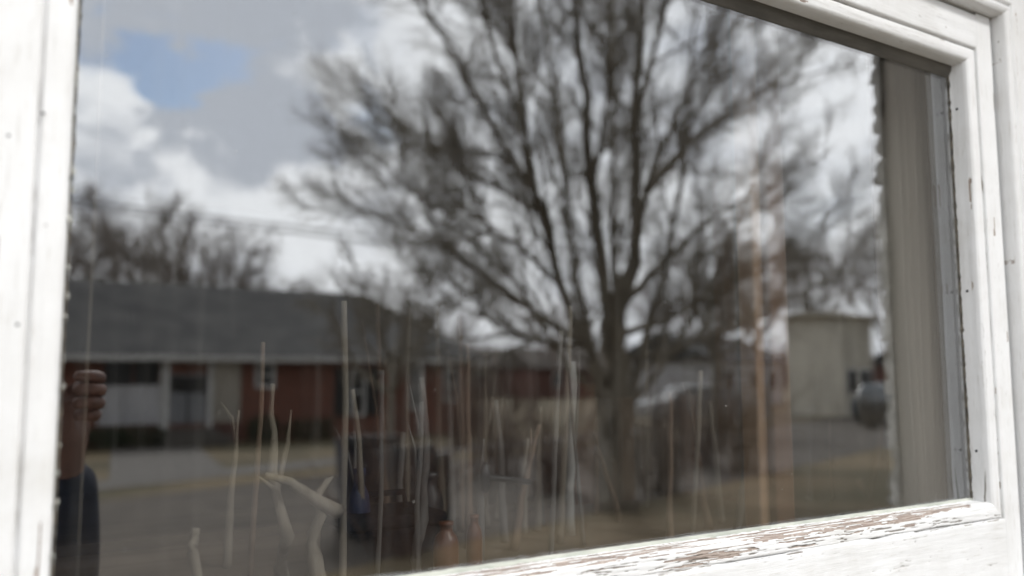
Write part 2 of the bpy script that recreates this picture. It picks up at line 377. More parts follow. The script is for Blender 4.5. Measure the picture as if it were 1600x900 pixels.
def dam_bottom(q, t, u, v):
    rx = (q-GL)/(GR-GL)
    # worn strip: raw wood over the sloping ledge and the bead, long tongues along the grain
    centre = 0.0185 + 0.0035*fbm(q*5, 3.1, 0, 3)
    half = 0.0105 - 0.004*sm(rx, .80, .97) + 0.003*fbm(q*11, 9.2, 0, 3)
    d = abs(t-centre)/half
    f = 1.45 - d + 1.0*fbm(q*10, t*330, 1.7, 6) - 1.6*sm(rx, .955, .975)
    f += 0.35*fbm(q*5, t*120, 8.0, 3) - 0.22
    paint = 1 - sm(f, 0.10, 0.22)
    # paint islands left standing on the raw wood
    isl = sm(fbm(q*17, t*430, 5.5, 5), 0.16, 0.24)
    paint = max(paint, isl*sm(f, .1, .5)*.95)
    crack = math.exp(-(fbm(q*7, t*240, 11.0, 5)/0.045)**2)*sm(fbm(q*6, t*60, 2.0, 2), -.25, .05)
    ck2 = math.exp(-(fbm(q*38, t*90, 21.0, 4)/0.03)**2)*0.5*sm(fbm(q*9, t*40, 6.0, 2), .0, .25)
    edge = math.exp(-((f-0.16)/0.035)**2)
    gg = groove_grime(q, u, 1.0, 2.0)
    grime = min(1, 1.0*gg + 1.1*crack*(1 if u < .0195 else .35) + 0.9*edge*sm(fbm(q*30, t*200, 14, 2), -.1, .3) + ck2*(1-paint)*.5 + 0.35*math.exp(-(t/.0012)**2))
    lift = edge*0.00035*(1 if paint > .5 else 0)
    h = 0.00075*paint + lift - 0.0009*crack*(u < .0195) + 0.00035*fbm(q*25, t*300, 3, 4) - 0.0012*gg*sm(fbm(q*20, 1.5, 0, 3), -.2, .2) + (.0017*sm(fbm(q*12, 4.4, 0, 3), -.25, .05) if .0162 < u < .0189 else 0) + .0006*fbm(q*9, t*90, 1, 3)
    if u > .0195:
        ln = math.exp(-(fbm(q*5, t*170, 31.0, 3)/0.02)**2)*sm(fbm(q*4, t*50, 9.0, 2), -.02, .15)
        grime = min(1, gg + ln*.6); h = 0.0005*paint - 0.0004*ln + .0003*fbm(q*14, t*160, 3, 3)
        return (1-paint)*0.2 if u < .024 else 0.0, grime, h
    return 1-paint, grime, h
def dam_side(seed, amt, zt=False):
    def fn(q, t, u, v):
        f = fbm(q*18, t*120+seed, seed, 4) + amt - 0.45
        paint = 1-sm(f, .12, .2)
        gg = groove_grime(q, u, .75, seed)
        ed = math.exp(-((t)/.0022)**2)*(0.4+.6*sm(fbm(q*60, seed, 2, 3), -.2, .3))
        low = 0.0
        if zt:   # crack running up from the bottom corner between reveal and bead
            low = math.exp(-((t-.020-.002*fbm(q*30, 2, 0, 2))/.0011)**2)*sm(-(q-ZB), -.055, -.012)
            gg = max(gg, low)
        hair = math.exp(-(fbm(q*4, t*150, seed+3, 4)/.02)**2)*sm(fbm(q*3, t*30, seed, 2), -.05, .15)
        return (1-paint)*.85, min(1, gg+ed*.8+hair*.5), 0.0004*paint+.00025*fbm(q*12, t*150, seed, 3)-.0006*low
    return fn
sash = empty('sash_window', (0,0,0))
tag(sash, 'old white painted window sash with peeling bottom rail, its large pane mirroring a bare tree, clouds and houses', 'window')
o = member('rail', 'bottom', 0.118, 0.00065, 0.0009, MATS['paint_x'], sash, dam_bottom); tag(o, 'bottom rail with cracked peeling paint and bare grey wood')
tag(member('rail', 'top', 0.060, 0.0012, 0.003, MATS['paint_x'], sash, dam_side(5.0, -.25)), 'top rail in the shade, off white')
tag(member('stile', 'right', 0.052, 0.0010, 0.002, MATS['paint_z'], sash, dam_side(7.0, -.12, True)), 'right stile with nail heads and dirt in its groove')
tag(member('stile', 'left', 0.075, 0.0010, 0.002, MATS['paint_z'], sash, dam_side(2.0, -.02)), 'left stile with brown chips in its bead')
pb = MB().box((GL-.006, -.0015, ZB-.006), (GR+.006, .0015, ZT+.006)); pb.build('glass_pane', MATS['glass'], sash)
# putty along the pane: a ragged fillet on each edge
def fillet(kind, size, mat, amp, seed, label=None):
    L0, L1 = (GL, GR) if kind in ('top','bottom') else (ZB, ZT)
    n = int((L1-L0)/.0015); verts = []; faces = []
    for j in range(n+1):
        q = L0+(L1-L0)*j/n
        am = amp*(.35+1.3*abs(fbm(q*9, seed+7, 0, 2))); s = size*(1+am*fbm(q*60, seed, 0, 4)+am*.5*fbm(q*230, seed, 4, 2)); s = max(.0004, s)
        hgt = min(s*(1.25+.3*fbm(q*150, seed+5, 0, 2)), .006)
        for du, v in ((0.001, .0016), (-s, .0016), (-s*.92, .0016+hgt*.2), (-s*.45, .0016+hgt*.75), (0.001, .0016+hgt)):
            if kind == 'bottom': p = (q, -v, ZB-du)
            elif kind == 'top': p = (q, -v, ZT+du)
            elif kind == 'left': p = (GL-du, -v, q)
            else: p = (GR+du, -v, q)
            verts.append(p)
    for j in range(n):
        for i in range(4): a = j*5+i; faces.append((a, a+1, a+6, a+5))
    o = mkobj('putty', verts, faces, mat, sash); 
    if label: o['label'] = label
    return o
fillet('bottom', .0030, MATS['bottom_putty'], .12, 1, 'pale grey green putty along the bottom of the pane')
fillet('right', .0019, MATS['dark_putty'], .8, 3, 'black crumbling putty at the right of the pane')
fillet('top', .0135, MATS['dark_stop'], .05, 6, 'dark dirty strip of putty under the top rail')
# left putty sits near the sash front, so that its crumbs show past the bead
def left_crumbs():
    m = MB(); z = ZB
    while z < ZT+.01:
        r = random.uniform(.0005, .0014); 
        c = Vector((GL+random.uniform(-.0004, .0012), -random.uniform(.019,.0235), z))
        m.tube([c+Vector((0,0,-r*random.uniform(1,2))), c, c+Vector((random.uniform(-.0004,.0004),0,r*random.uniform(1,2)))], [r*.4, r, r*.35], 5)
        z += random.choice((random.uniform(.0010,.004), random.uniform(.006,.022)))
    o = m.build('putty', MATS['putty'], sash); o['label'] = 'loose crumbs of old putty down the left bead'
    d = MB(); n = 240
    vs = []; fs = []
    for j in range(n+1):
        q = ZB+(ZT-ZB)*j/n; wdt = .0014+.0007*fbm(q*80, 1, 0, 3)
        vs += [(GL-.0002, -.0185, q), (GL+max(.0004, wdt), -.0175, q), (GL+max(.0004, wdt), -.002, q)]
        if j < n: a = j*3; fs += [(a, a+3, a+4, a+1), (a+1, a+4, a+5, a+2)]
    mkobj('putty', vs, fs, MATS['dark_putty'], sash)['label'] = 'dark shrunken putty behind the left bead'
left_crumbs()
for (px, py, side) in ((1499,172,'r'),(1513,455,'r'),(1531,704,'r')):
    z = at(px, py, -.010).z; m = MB(); c = Vector((GR+.0002, -.0105, z))
    m.tube([c, c+Vector((-.0006,0,0)), c+Vector((-.0009,0,0))], [.0016,.0015,.0006], 10); m.build('nail_head', MATS['black_metal'], sash)
for (px, py) in ((13,212),(67,177),(27,507)):
    p = at(px, py, -VF); m = MB(); m.tube([p, p+Vector((0,-.0005,0)), p+Vector((0,-.0007,0))], [.0010,.0009,.0004], 9); m.build('nail_head', MATS['black_metal'], sash)

# ------------------------------------------------------------------ our own house round the window
house = empty('old_house', (0,0,0))
tag(house, 'white wooden house wall that carries the window, with moulded casing at the far right', 'house')
WL, WR, WB, WT = GL-.0782, GR+.0552, ZB-.121, ZT+.0632    # hole
def attrs0(o):
    for nm in ('bare', 'grime'):
        a = o.data.attributes.new(nm, 'FLOAT', 'POINT')
    return o
def casing(name, kind):
    prof = [(0,-.02),(0,.036),(.0015,.0405),(.005,.043),(.010,.0435),(.0115,.041),(.013,.041),(.0145,.044),(.075,.044),(.080,.040),(.080,-.02)]
    prof = dense(prof, .002)
    vs = []; fs = []; br = []; gr = []; m = len(prof)
    seed = 3 if kind == 'right' else 8
    L0, L1 = (WL, WR) if kind == 'top' else (WB, WT)
    n = int((L1-L0)/.004)
    for j in range(n+1):
        for u, v in prof:
            a = (L0-u) if kind == 'top' else L0; b = L1+u
            q = a+(b-a)*j/n; dv = .0004*fbm(q*15, v*80+u*80, seed, 3)
            if kind == 'top': p = (q, -v-dv, WT+u)
            elif kind == 'right': p = (WR+u-dv, -v-dv, q)
            else: p = (WL-u, -v-dv, q)
            vs.append(p); gr.append(.8*math.exp(-((u-.0122)/.0009)**2)*sm(fbm(q*12, seed, 0, 3), -.3, .3)+.7*math.exp(-((v-.0)/.012)**2)*(u < .001)); br.append(.5*sm(fbm(q*14, u*260, seed, 4), .46, .55))
    for j in range(n):
        for i in range(m-1):
            a = j*m+i; f = (a, a+m, a+m+1, a+1); fs.append(f[::-1] if kind in ('top','left') else f)
    o = mkobj('casing', vs, fs, MATS['paint_x' if kind == 'top' else 'paint_z'], house, True)
    for nm, arr in (('bare', br), ('grime', gr)):
        a = o.data.attributes.new(nm, 'FLOAT', 'POINT'); a.data.foreach_set('value', arr)
    return o
casing('casing', 'right'); casing('casing', 'left'); casing('casing', 'top')
bevel(attrs0(MB().box((WL-.1,-.075,WB-.045),(WR+.1,.02,WB-.0005)).build('window_sill', MATS['paint_x'], house)), .004)
# clapboard wall with the hole, eight boards deep
wall = MB(); z = 0.35
HL, HR = -3.2, 3.8
while z < 2.75:
    z2 = z+.11
    segs = [(HL, HR)]
    if z2 > WB-.045 and z < WT+.08: segs = [(HL, WL-.0805), (WR+.0805, HR)]
    for a, b in segs:
        i = len(wall.v); wall.v += [Vector(p) for p in ((a,-.022,z),(b,-.022,z),(b,-.008,z2),(a,-.008,z2),(a,.03,z),(b,.03,z),(b,.03,z2),(a,.03,z2))]
        wall.f += [(i,i+1,i+2,i+3),(i+1,i+5,i+6,i+2),(i+4,i,i+3,i+7),(i,i+4,i+5,i+1),(i+3,i+2,i+6,i+7),(i+5,i+4,i+7,i+6)]
    z = z2+.0005
attrs0(wall.build('wall', MATS['paint_x'], house))
MB().box((HL,-.03,0.0),(HR,.08,.349)).build('foundation', MATS['concrete'], house)
# eave above
ev = MB(); ev.box((HL-.3,-.42,2.68),(HR+.3,.12,2.71)); ev.box((HL-.3,-.445,2.66),(HR+.3,-.4205,2.82)); attrs0(ev.build('eave', MATS['paint_x'], house))
rf = MB(); rf.poly([(HL-.3,-.47,2.83),(HR+.3,-.47,2.83),(HR+.3,3.2,4.6),(HL-.3,3.2,4.6)]); rf.poly([(HL-.3,3.2,4.6),(HR+.3,3.2,4.6),(HR+.3,7,2.8),(HL-.3,7,2.8)]); rf.build('roof', MATS['shingle_roof'], house)
# room behind: floor, three walls, ceiling, and the inner face round the opening
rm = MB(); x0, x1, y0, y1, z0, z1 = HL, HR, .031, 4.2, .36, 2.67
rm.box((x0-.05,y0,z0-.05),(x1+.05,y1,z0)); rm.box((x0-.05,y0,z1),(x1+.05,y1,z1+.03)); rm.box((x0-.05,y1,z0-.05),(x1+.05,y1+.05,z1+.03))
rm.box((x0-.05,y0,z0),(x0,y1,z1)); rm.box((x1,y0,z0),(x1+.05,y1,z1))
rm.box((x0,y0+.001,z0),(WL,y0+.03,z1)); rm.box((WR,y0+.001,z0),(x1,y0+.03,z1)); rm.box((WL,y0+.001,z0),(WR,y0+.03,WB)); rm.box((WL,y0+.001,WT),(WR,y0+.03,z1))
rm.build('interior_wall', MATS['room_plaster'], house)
# ------------------------------------------------------------------ boarded corner post beside the window (the pane mirrors its face)
post = empty('corner_post', (1.25,-.16,0)); tag(post, 'weathered grey board pilaster with flaking shingle edge, mirrored at the right end of the pane', 'pilaster')
PX = 1.25; PD = refl(1384, 450, 1).normalized()
# outer corner depth from the mirrored edge at x = 1372..1388
a = ray(1379, 450); Yc = (PX/a.x)*a.y - (-CAM.y)  # distance in front of the pane
print('post depth', Yc)
def loc(p): return (p[0]-1.25, p[1]+.16, p[2])
bd = [( .030, .10, 'grey_green_board'), (.1005, .165, 'grey_green_board'), (.1655, Yc-.012, 'weathered_board')]
for i, (ya, yb, mt) in enumerate(bd):
    bevel(MB().box(loc((PX+.002*i, -yb, 0)), loc((PX+.03, -ya, 2.67))).build('board', MATS[mt], post), .003)
zz = .02; cr = MB()
while zz < 2.6:
    hgt = .085; k = 10
    sh = MB(); pts = []
    for j in range(k+1):
        z = zz+hgt*j/k; pts.append((z, .020 - .014*(j/k)**.6 + .012*fbm(z*45, 3, 0, 3) + .009*fbm(z*170, 3, 0, 3)))
    i = len(cr.v)
    for z, w_ in pts:
        for x in (PX-.004, PX+.2): cr.v += [Vector(loc((x, -(Yc-.012), z))), Vector(loc((x, -(Yc-.012+w_), z)))]
    for j in range(k):
        a_ = i+j*4; cr.f += [(a_, a_+4, a_+5, a_+1), (a_+1, a_+5, a_+7, a_+3), (a_+3, a_+7, a_+6, a_+2)]
    zz += hgt
cr.build('shingle_edge', MATS['flaking_shingle'], post)
MB().box(loc((PX+.031, -(Yc-.013), 0)), loc((PX+.2, -.03, 2.67))).build('core', MATS['weathered_board'], post)

# ------------------------------------------------------------------ inside, seen through the glass
shelf = tag(MB().box((GL-.05,.062,ZB-.075),(GR+.04,.49,ZB-.05)).build('shelf', MATS['shelf_wood']), 'dark wooden shelf inside, under the pane', 'shelf')
SZ = ZB-.05
def curtain():
    c0 = at(1395, 500, .10).x; c1 = GR+.12
    vs = []; fs = []; n = 160; zs = [SZ-.3, ZB-.02, ZB+.1, ZB+.25, ZT+.03, ZT+.12]
    for j in range(n+1):
        s = j/n; x = c0+(c1-c0)*s
        for z in zs: vs.append((x+.004*math.sin(z*9+s*5), .10+.013*math.sin(s*46+.8*math.sin(s*9))+.006*math.sin(s*101)+.01*(z-ZB)*math.sin(s*30), z))
    m = len(zs)
    for j in range(n):
        for i in range(m-1): a = j*m+i; fs.append((a, a+m, a+m+1, a+1))
    cr_ = empty('curtain', (c0,.10,SZ)); tag(cr_, 'pleated beige curtain drawn to the right side behind the glass', 'curtain')
    o = mkobj('cloth', [(x-c0, y-.10, z-SZ) for x,y,z in vs], fs, MATS['curtain_cloth'], cr_, True); so_ = o.modifiers.new('thickness','SOLIDIFY'); so_.thickness = .0015
    MB().tube([(-.2,0,ZT+.125-SZ),(.35,0,ZT+.125-SZ)], .006, 10).build('curtain_rod', MATS['black_metal'], cr_, True)
curtain()
def stick(name, pts, r0, r1, mat, label, cat, group=None, forks=(), n=7):
    kn = .45 if r0 > .0045 and name == 'driftwood_branch' else .15
    pts = [Vector(p) for p in pts]; base = pts[0].copy()
    P = []
    for k in range(len(pts)-1):
        for q in range(4):
            P.append(pts[k].lerp(pts[k+1], q/4))
    P.append(pts[-1]); sd = random.uniform(0, 99)
    W = [p + Vector((fbm(i*.35, sd, 0, 2), fbm(i*.35, sd, 4, 2), 0))*min(.008, r0*(1.0 if kn > .3 else .3)) for i, p in enumerate(P)]
    K = len(W)
    m = MB(); m.tube([p-base for p in W], [(r0+(r1-r0)*i/K)*(1+kn*fbm(i*.8, sd, 7, 3)) for i in range(K)], n)
    for (fi, tip, r) in forks:
        s = W[int(fi*(K-1))]; tip = Vector(tip)
        m.tube([s-base, s.lerp(tip, .5)+Vector((.004,.003,.005))-base, tip-base], [r, r*.75, r*.2], 6)
    o = m.build(name, MATS[mat], None, True); o.location = base
    return tag(o, label, cat, group)
def S(px, py, Y): return at(px, py, Y)
def foot(px, Y): p = at(px, 850, Y); return Vector((p.x, Y, SZ))
stick('driftwood_branch', [foot(446,.26), S(438,840,.16), S(430,700,.17), S(422,600,.18)], .0065, .0015, 'driftwood', 'tall pale driftwood branch standing at the left behind the glass', 'driftwood', None, ((.45, S(405,745,.16), .003), (.5, S(455,640,.18), .003)))
stick('driftwood_branch', [S(415,742,.15), S(452,752,.15), S(492,780,.16), S(530,800,.17)], .0025, .007, 'driftwood', 'short thick driftwood piece leaning right across the tall pale branch', 'driftwood', None, ((.7, S(520,745,.17), .004),))
stick('driftwood_branch', [foot(498,.17), S(494,850,.17), S(496,790,.17)], .0075, .004, 'driftwood', 'stubby driftwood stump under the leaning piece', 'driftwood')
stick('driftwood_branch', [foot(306,.13), S(305,860,.13), S(309,825,.13)], .006, .0025, 'driftwood', 'low pointed driftwood peg at the far left of the shelf', 'driftwood')
stick('driftwood_branch', [foot(648,.2), S(655,840,.2), S(668,730,.21), S(662,590,.22)], .006, .003, 'grey_stick', 'grey curved driftwood stick in the middle of the shelf', 'driftwood', None, ((.6, S(640,600,.2), .002),))
stick('driftwood_branch', [foot(893,.3), S(893,740,.3), S(892,565,.3)], .0065, .005, 'pale_rod', 'straight whitish rod behind the thin sticks', 'rod')
rg = random.Random(5)
ORD = ['first', 'second', 'third', 'fourth', 'fifth', 'sixth', 'seventh', 'eighth', 'ninth', 'tenth', 'eleventh', 'twelfth', 'thirteenth', 'fourteenth', 'fifteenth', 'sixteenth', 'seventeenth', 'eighteenth', 'nineteenth', 'twentieth', 'twenty-first', 'twenty-second', 'twenty-third', 'twenty-fourth', 'twenty-fifth', 'twenty-sixth', 'twenty-seventh', 'twenty-eighth', 'twenty-ninth', 'thirtieth', 'thirty-first', 'thirty-second', 'thirty-third', 'thirty-fourth', 'third from right', 'second from right', 'rightmost']
spots = [(356,'leftmost'),(392,'second from the left'),(535,''),(556,''),(572,''),(590,''),(603,''),(622,''),(634,''),(652,''),(690,''),(706,''),(722,''),(733,''),(748,''),(760,''),(775,''),(789,''),(804,''),(818,''),(838,''),(848,''),(860,''),(874,''),(912,''),(930,''),(968,''),(1010,''),(1046,''),(1082,''),(1108,''),(1130,''),(1152,''),(1172,''),(1262,'third from the right'),(1302,'second from the right'),(1345,'rightmost')]
tones = {'driftwood':'sandy','grey_stick':'grey','twig_brown':'brown'}
for i, (px, nm) in enumerate(spots):
    Y = rg.uniform(.15, .46); top = rg.uniform(470, 700); mt = rg.choice(['driftwood','grey_stick','grey_stick','twig_brown','driftwood'])
    sh = rg.gauss(0, 16)
    lab = (ORD[i] if 'right' in ORD[i] else ORD[i]+' from the left')+' of the thin dry sticks behind the glass, '+tones[mt]+(', forked' if i % 3 == 0 else ', unforked')
    fk = [(rg.uniform(.4,.8), S(px+sh+rg.choice((-1,1))*rg.uniform(10,30), top+rg.uniform(-20,50), Y), rg.uniform(.0015,.003))] if i % 3 == 0 else []
    stick('thin_stick', [foot(px, Y), S(px+sh*.25+rg.gauss(0,1.5), 780, Y), S(px+sh*.6+rg.gauss(0,2), (780+top)/2, Y), S(px+sh, top, Y)], rg.uniform(.0025,.007), rg.uniform(.001,.003), mt, lab, 'stick', 'thin dry sticks standing behind the glass', fk, 6)
MB_ = MB().box((GL-.05,.56,ZB-.075),(at(905,700,1.0).x,1.05,ZB-.05)).build('shelf', MATS['shelf_wood']); tag(MB_, 'second shelf farther back in the dim room', 'shelf')
for i, px in enumerate(range(596, 896, 11)):
    Y = rg.uniform(.6, 1.0); top = rg.uniform(540, 740); mt = rg.choice(['driftwood','grey_stick','twig_brown','twig_brown'])
    bx = px+rg.gauss(0,5); sh = rg.gauss(0, 9); p0 = at(bx, 850, Y)
    stick('dry_stalk', [(p0.x, Y, SZ), S(bx+sh*.5, 760, Y), S(bx+sh, top, Y)], rg.uniform(.006,.012), rg.uniform(.003,.007), mt,
        (ORD[i] if 'right' not in ORD[i] else 'last')+' from the left of the blurred thick stalks in the back row, '+tones[mt], 'stalk', 'blurred thick stalks in the back row', (), 6)
def plank(px0, px1, Y, mat, label, top=-60):
    a = at(px0, 700, Y); b = at(px1, 700, Y)
    o = bevel(MB().box((0,0,0),(b.x-a.x,.025,at(px0,top,Y).z-SZ)).build('wooden_pole', MATS[mat])); o.location = (a.x, Y, SZ)
    return tag(o, label, 'pole')
def slat_panel():
    a = at(900, 700, .5); t = empty('slatted_panel', (a.x, .50, .37)); tag(t, 'brown slatted wooden panel standing in the dim room behind the sticks', 'panel')
    rg2 = random.Random(2); x = 0.0; end = at(1185, 700, .5).x-a.x
    while x < end:
        w_ = rg2.uniform(.018,.04); bevel(MB().box((x,0,0),(x+w_,.015,ZB+.10+rg2.uniform(0,.03)-.37)).build('slat', MATS[rg2.choice(['brown_wood','shelf_wood','grey_stick'])], t), .002); x += w_+rg2.uniform(.004,.024)
    for z in (.3, 1.2): MB().box((0,.016,z),(end,.035,z+.05)).build('batten', MATS['shelf_wood'], t)
slat_panel()
plank(1186, 1206, .12, 'orange_wood', 'light orange wooden pole, the left one of two behind the right half of the pane')
plank(1211, 1240, .11, 'brown_wood', 'red brown wooden pole just right of the light orange one')
plank(1140, 1156, .42, 'brown_wood', 'dim brown wooden pole standing farther back, left of the orange one')
def jar(px, py, Y, r, h, mat, label, name='jar', cat='jar'):
    p = at(px, py, Y); o = MB().lathe((0,0,0), [(r*.8,0),(r,.004),(r,h*.62),(r*.85,h*.75),(r*.5,h*.84),(r*.5,h*.93),(r*.58,h*.94),(r*.58,h)], 20).build(name, MATS[mat], None, True)
    o.location = (p.x, Y, SZ); return tag(o, label, cat)
jar(697, 850, .17, .012, .055, 'amber', 'larger amber jar on the shelf, left of the pair')
jar(741, 850, .19, .008, .055, 'amber', 'smaller slim amber jar, right of the pair')
jar(560, 850, .25, .011, .10, 'blue_plastic', 'tall dark blue bottle on the shelf', 'bottle', 'bottle')
jar(672, 880, .26, .014, .09, 'black_metal', 'squat black bottle beside the amber jars', 'bottle', 'bottle')
# black toolbox, camera tripod-like lamp head and hammer
tb = empty('toolbox', at(610,880,.24)); tb.location.z = SZ; tag(tb, 'low black toolbox with a raised handle on the shelf', 'toolbox')
bevel(MB().box((-.055,-.03,0),(.045,.05,.045)).build('case', MATS['toolbox_black'], tb), .004)
bevel(MB().box((-.057,-.032,.0455),(.047,.052,.058)).build('lid', MATS['toolbox_black'], tb), .004)
MB().tube([(-.03,.01,.058),(-.027,.01,.074),(.018,.01,.074),(.021,.01,.058)], .003, 8).build('handle', MATS['toolbox_black'], tb, True)
hm = empty('hammer', at(758,745,.2)); tag(hm, 'dark hammer hanging level among the sticks', 'hammer')
MB().tube([(0,0,0),(.055,0,-.009)], [.0035,.003], 8).build('handle', MATS['black_metal'], hm, True)
MB().tube([(0,0,.014),(0,0,.006),(0,0,-.012),(0,0,-.016)], [.003,.005,.005,.002], 8).build('head', MATS['black_metal'], hm, True)
cordp = at(138, 450, .03); cordp2 = at(122, 860, .03)
tag(MB().tube([(cordp2.x,.03,ZB-.04),(cordp2.x+.0004,.03,ZB+.2),(cordp2.x,.03,ZT+.05)], .0007, 6).build('blind_cord', MATS['driftwood']), 'thin pale blind cord hanging straight down at the left behind the glass', 'cord')

# ------------------------------------------------------------------ the street the pane mirrors
def sheet(name, pts, z, mat):
    o = MB().poly([(x, y, z) for x, y in pts]).build(name, MATS[mat]); return tag(o, kind='structure')
sheet('ground', [(-600,-600),(600,-600),(600,400),(-600,400)], 0, 'winter_lawn')
# road runs obliquely: centre (7,-12), heading about 19 degrees away from our wall
RA = R(-19); rd = Vector((math.cos(RA), math.sin(RA))); rn = Vector((-rd.y, rd.x)); RC = Vector((6.4,-11.6))
def strip(o0, o1, a=-160, b=160): return [tuple(RC+rd*a+rn*o0), tuple(RC+rd*b+rn*o0), tuple(RC+rd*b+rn*o1), tuple(RC+rd*a+rn*o1)]
sheet('road', strip(-3.1, 3.1), .004, 'asphalt')
sheet('pavement', strip(-5.6, -4.4), .008, 'concrete')
dv = sheet('driveway', [(3.4,-24.3),(5.6,-24.3),(4.4,-16.3),(2.2,-15.6)], .012, 'concrete')

# brick house across the street
FY = -24.0
def fp(px, py):                   # facade point from its mirrored place
    return refl(px, py, -FY)
bh = empty('brick_house', (5, FY, 0)); tag(bh, 'long low red brick house with pale siding bay and dark grey roof across the street', 'house')
def B(name, xa, xb, za, zb, mat, y0=0.0, y1=.06, parent=None):
    o = MB().box((xa-5, y0, za), (xb-5, y1, zb)).build(name, MATS[mat], parent or bh); return o
def X(px): return fp(px, 600).x
def Z(px, py): return fp(px, py).z
XL, XR = -5.0, X(738); EZ = Z(400, 556)
print('house', XL, XR, EZ, [round(X(p),2) for p in (160,245,325,375,545,720)], Z(400,690))
main = MB(); main.box((XL-5,-8,0),(XR-5,0,EZ)); main.build('wall', MATS['red_brick'], bh)
xa, xb = X(150), X(376)
B('siding', xa, X(247)-.02, .55, Z(200,602), 'white_siding', .003, .05); B('siding', X(326)+.02, xb, .55, EZ-.02, 'cream_siding', .003, .05)
B('foundation', xa, xb, 0, .548, 'dull_brick', .003, .08)
dr = B('door', X(262), X(326), .42, Z(290,585), 'grey_door', .003, .04); 
B('door_frame', X(247), X(261), .42, EZ-.06, 'white_trim', .003, .09); B('door_frame', X(327), X(335), .42, EZ-.06, 'white_trim', .052, .10); B('door_frame', X(247), X(335), EZ-.2, EZ-.04, 'white_trim', .101, .13)
MB().box((X(264)-5,.041,Z(290,613)),(X(324)-5,.06,Z(290,588))).build('pane', MATS['dark_glass'], dr)
MB().box((X(292)-5,.061,.45),(X(294)-5,.075,Z(290,613))).build('panel_line', MATS['black_shutter'], dr)
B('door_step', X(240), X(345), 0, .25, 'concrete', .0, 1.3); B('door_step', X(250), X(335), .2505, .40, 'concrete', .0, .9)
def win(px0, px1, py0, py1, shutters=False):
    a, b = X(px0), X(px1); z0_, z1_ = Z(px0, py1), Z(px0, py0)
    wn = B('window', a, b, z0_, z1_, 'white_trim', .002, .07)
    MB().box((a+.1-5,.0705,z0_+.1),(b-.1-5,.085,z1_-.1)).build('pane', MATS['dark_glass'], wn)
    MB().box((a+.1-5,.0855,(z0_+z1_)/2-.03),(b-.1-5,.1,(z0_+z1_)/2+.03)).build('window_bar', MATS['white_trim'], wn)
    if shutters:
        B('shutter', a-.45, a-.02, z0_, z1_, 'black_shutter', .002, .05); B('shutter', b+.02, b+.45, z0_, z1_, 'black_shutter', .002, .05)
B('bay_window', xa+.1, X(247)-.05, Z(200,601.5), EZ-.12, 'dark_glass', .003, .04); B('window_bar', X(206)-.03, X(206)+.03, Z(200,601.5), EZ-.12, 'dull_brick', .041, .06); win(398, 428, 565, 606); win(545, 572, 575, 650, True); win(640, 660, 570, 640); win(694, 716, 574, 628)
# roof: ridge parallel to the facade
RYr = -4.2; RZ = 1.75 + (590-449)/FPX*(24+4.2+.56)/math.cos(R(13))*.965
rfm = MB(); e = .38
def rp(x, y, z): return (x-5, y, z)
rx1 = XR+.3
rfm.v = [Vector(p) for p in (rp(XL-.3,e,EZ),rp(rx1,e,EZ),rp(X(650),RYr,RZ),rp(XL-.3,RYr,RZ),rp(rx1,-8.6,EZ),rp(XL-.3,-8.6,EZ),
        rp(XL-.3,e,EZ-.14),rp(rx1,e,EZ-.14),rp(rx1,-8.6,EZ-.14),rp(XL-.3,-8.6,EZ-.14))]
rfm.f = [(0,1,2,3),(3,2,4,5),(6,9,8,7),(1,0,6,7),(5,4,8,9),(0,3,5),(1,4,2),(0,5,9,6),(1,7,8,4)]
roof = rfm.build('roof', MATS['shingle_roof'], bh)
MB().box((XL-.3-5,e+.001,EZ-.16),(rx1-5,e+.11,EZ-.01)).build('gutter', MATS['white_trim'], bh)
MB().box((XL+2.5-5,-4.6,RZ-.6),(XL+3.3-5,-3.8,RZ+.7)).build('chimney', MATS['dull_brick'], roof)
for px in (605, 648):
    x = X(px); MB().box((x-5-.06,.35,0),(x-5+.06,.47,EZ-.15)).build('porch_post', MATS['white_trim'], bh)
for px, w_, h_ in ((150,1.3,.55),(205,1.5,.6),(398,.9,.8),(470,1.6,.7)):
    x = X(px); y = FY+.9
    m = MB(); rr = random.Random(px)
    for k in range(900):
        t, ph, rad = rr.random(), rr.uniform(0, 6.28), rr.random()**.4
        c = Vector((rad*math.cos(ph)*w_*.5, rad*math.sin(ph)*.4, .08+h_*t*(1-.35*rad))); s = rr.uniform(.03,.07)
        d1 = Vector((rr.uniform(-1,1),rr.uniform(-1,1),rr.uniform(-1,1))).normalized()*s; d2 = Vector((rr.uniform(-1,1),rr.uniform(-1,1),rr.uniform(-1,1))).normalized()*s
        m.poly([c-d1, c+d2, c+d1])
    sb = empty('shrub', (x, y, 0)); tag(sb, {150:'low evergreen shrub left of the brick house door',205:'wide evergreen shrub under the pale siding bay',398:'small shrub where the red brick wall begins',470:'broad shrub before the red brick wall'}[px], 'shrub', 'shrubs along the brick house')
    m.build('foliage', MATS['evergreen'], sb); MB().tube([(0,0,0),(.02,0,h_*.6)], [.03,.015], 6).build('stem', MATS['bark'], sb)

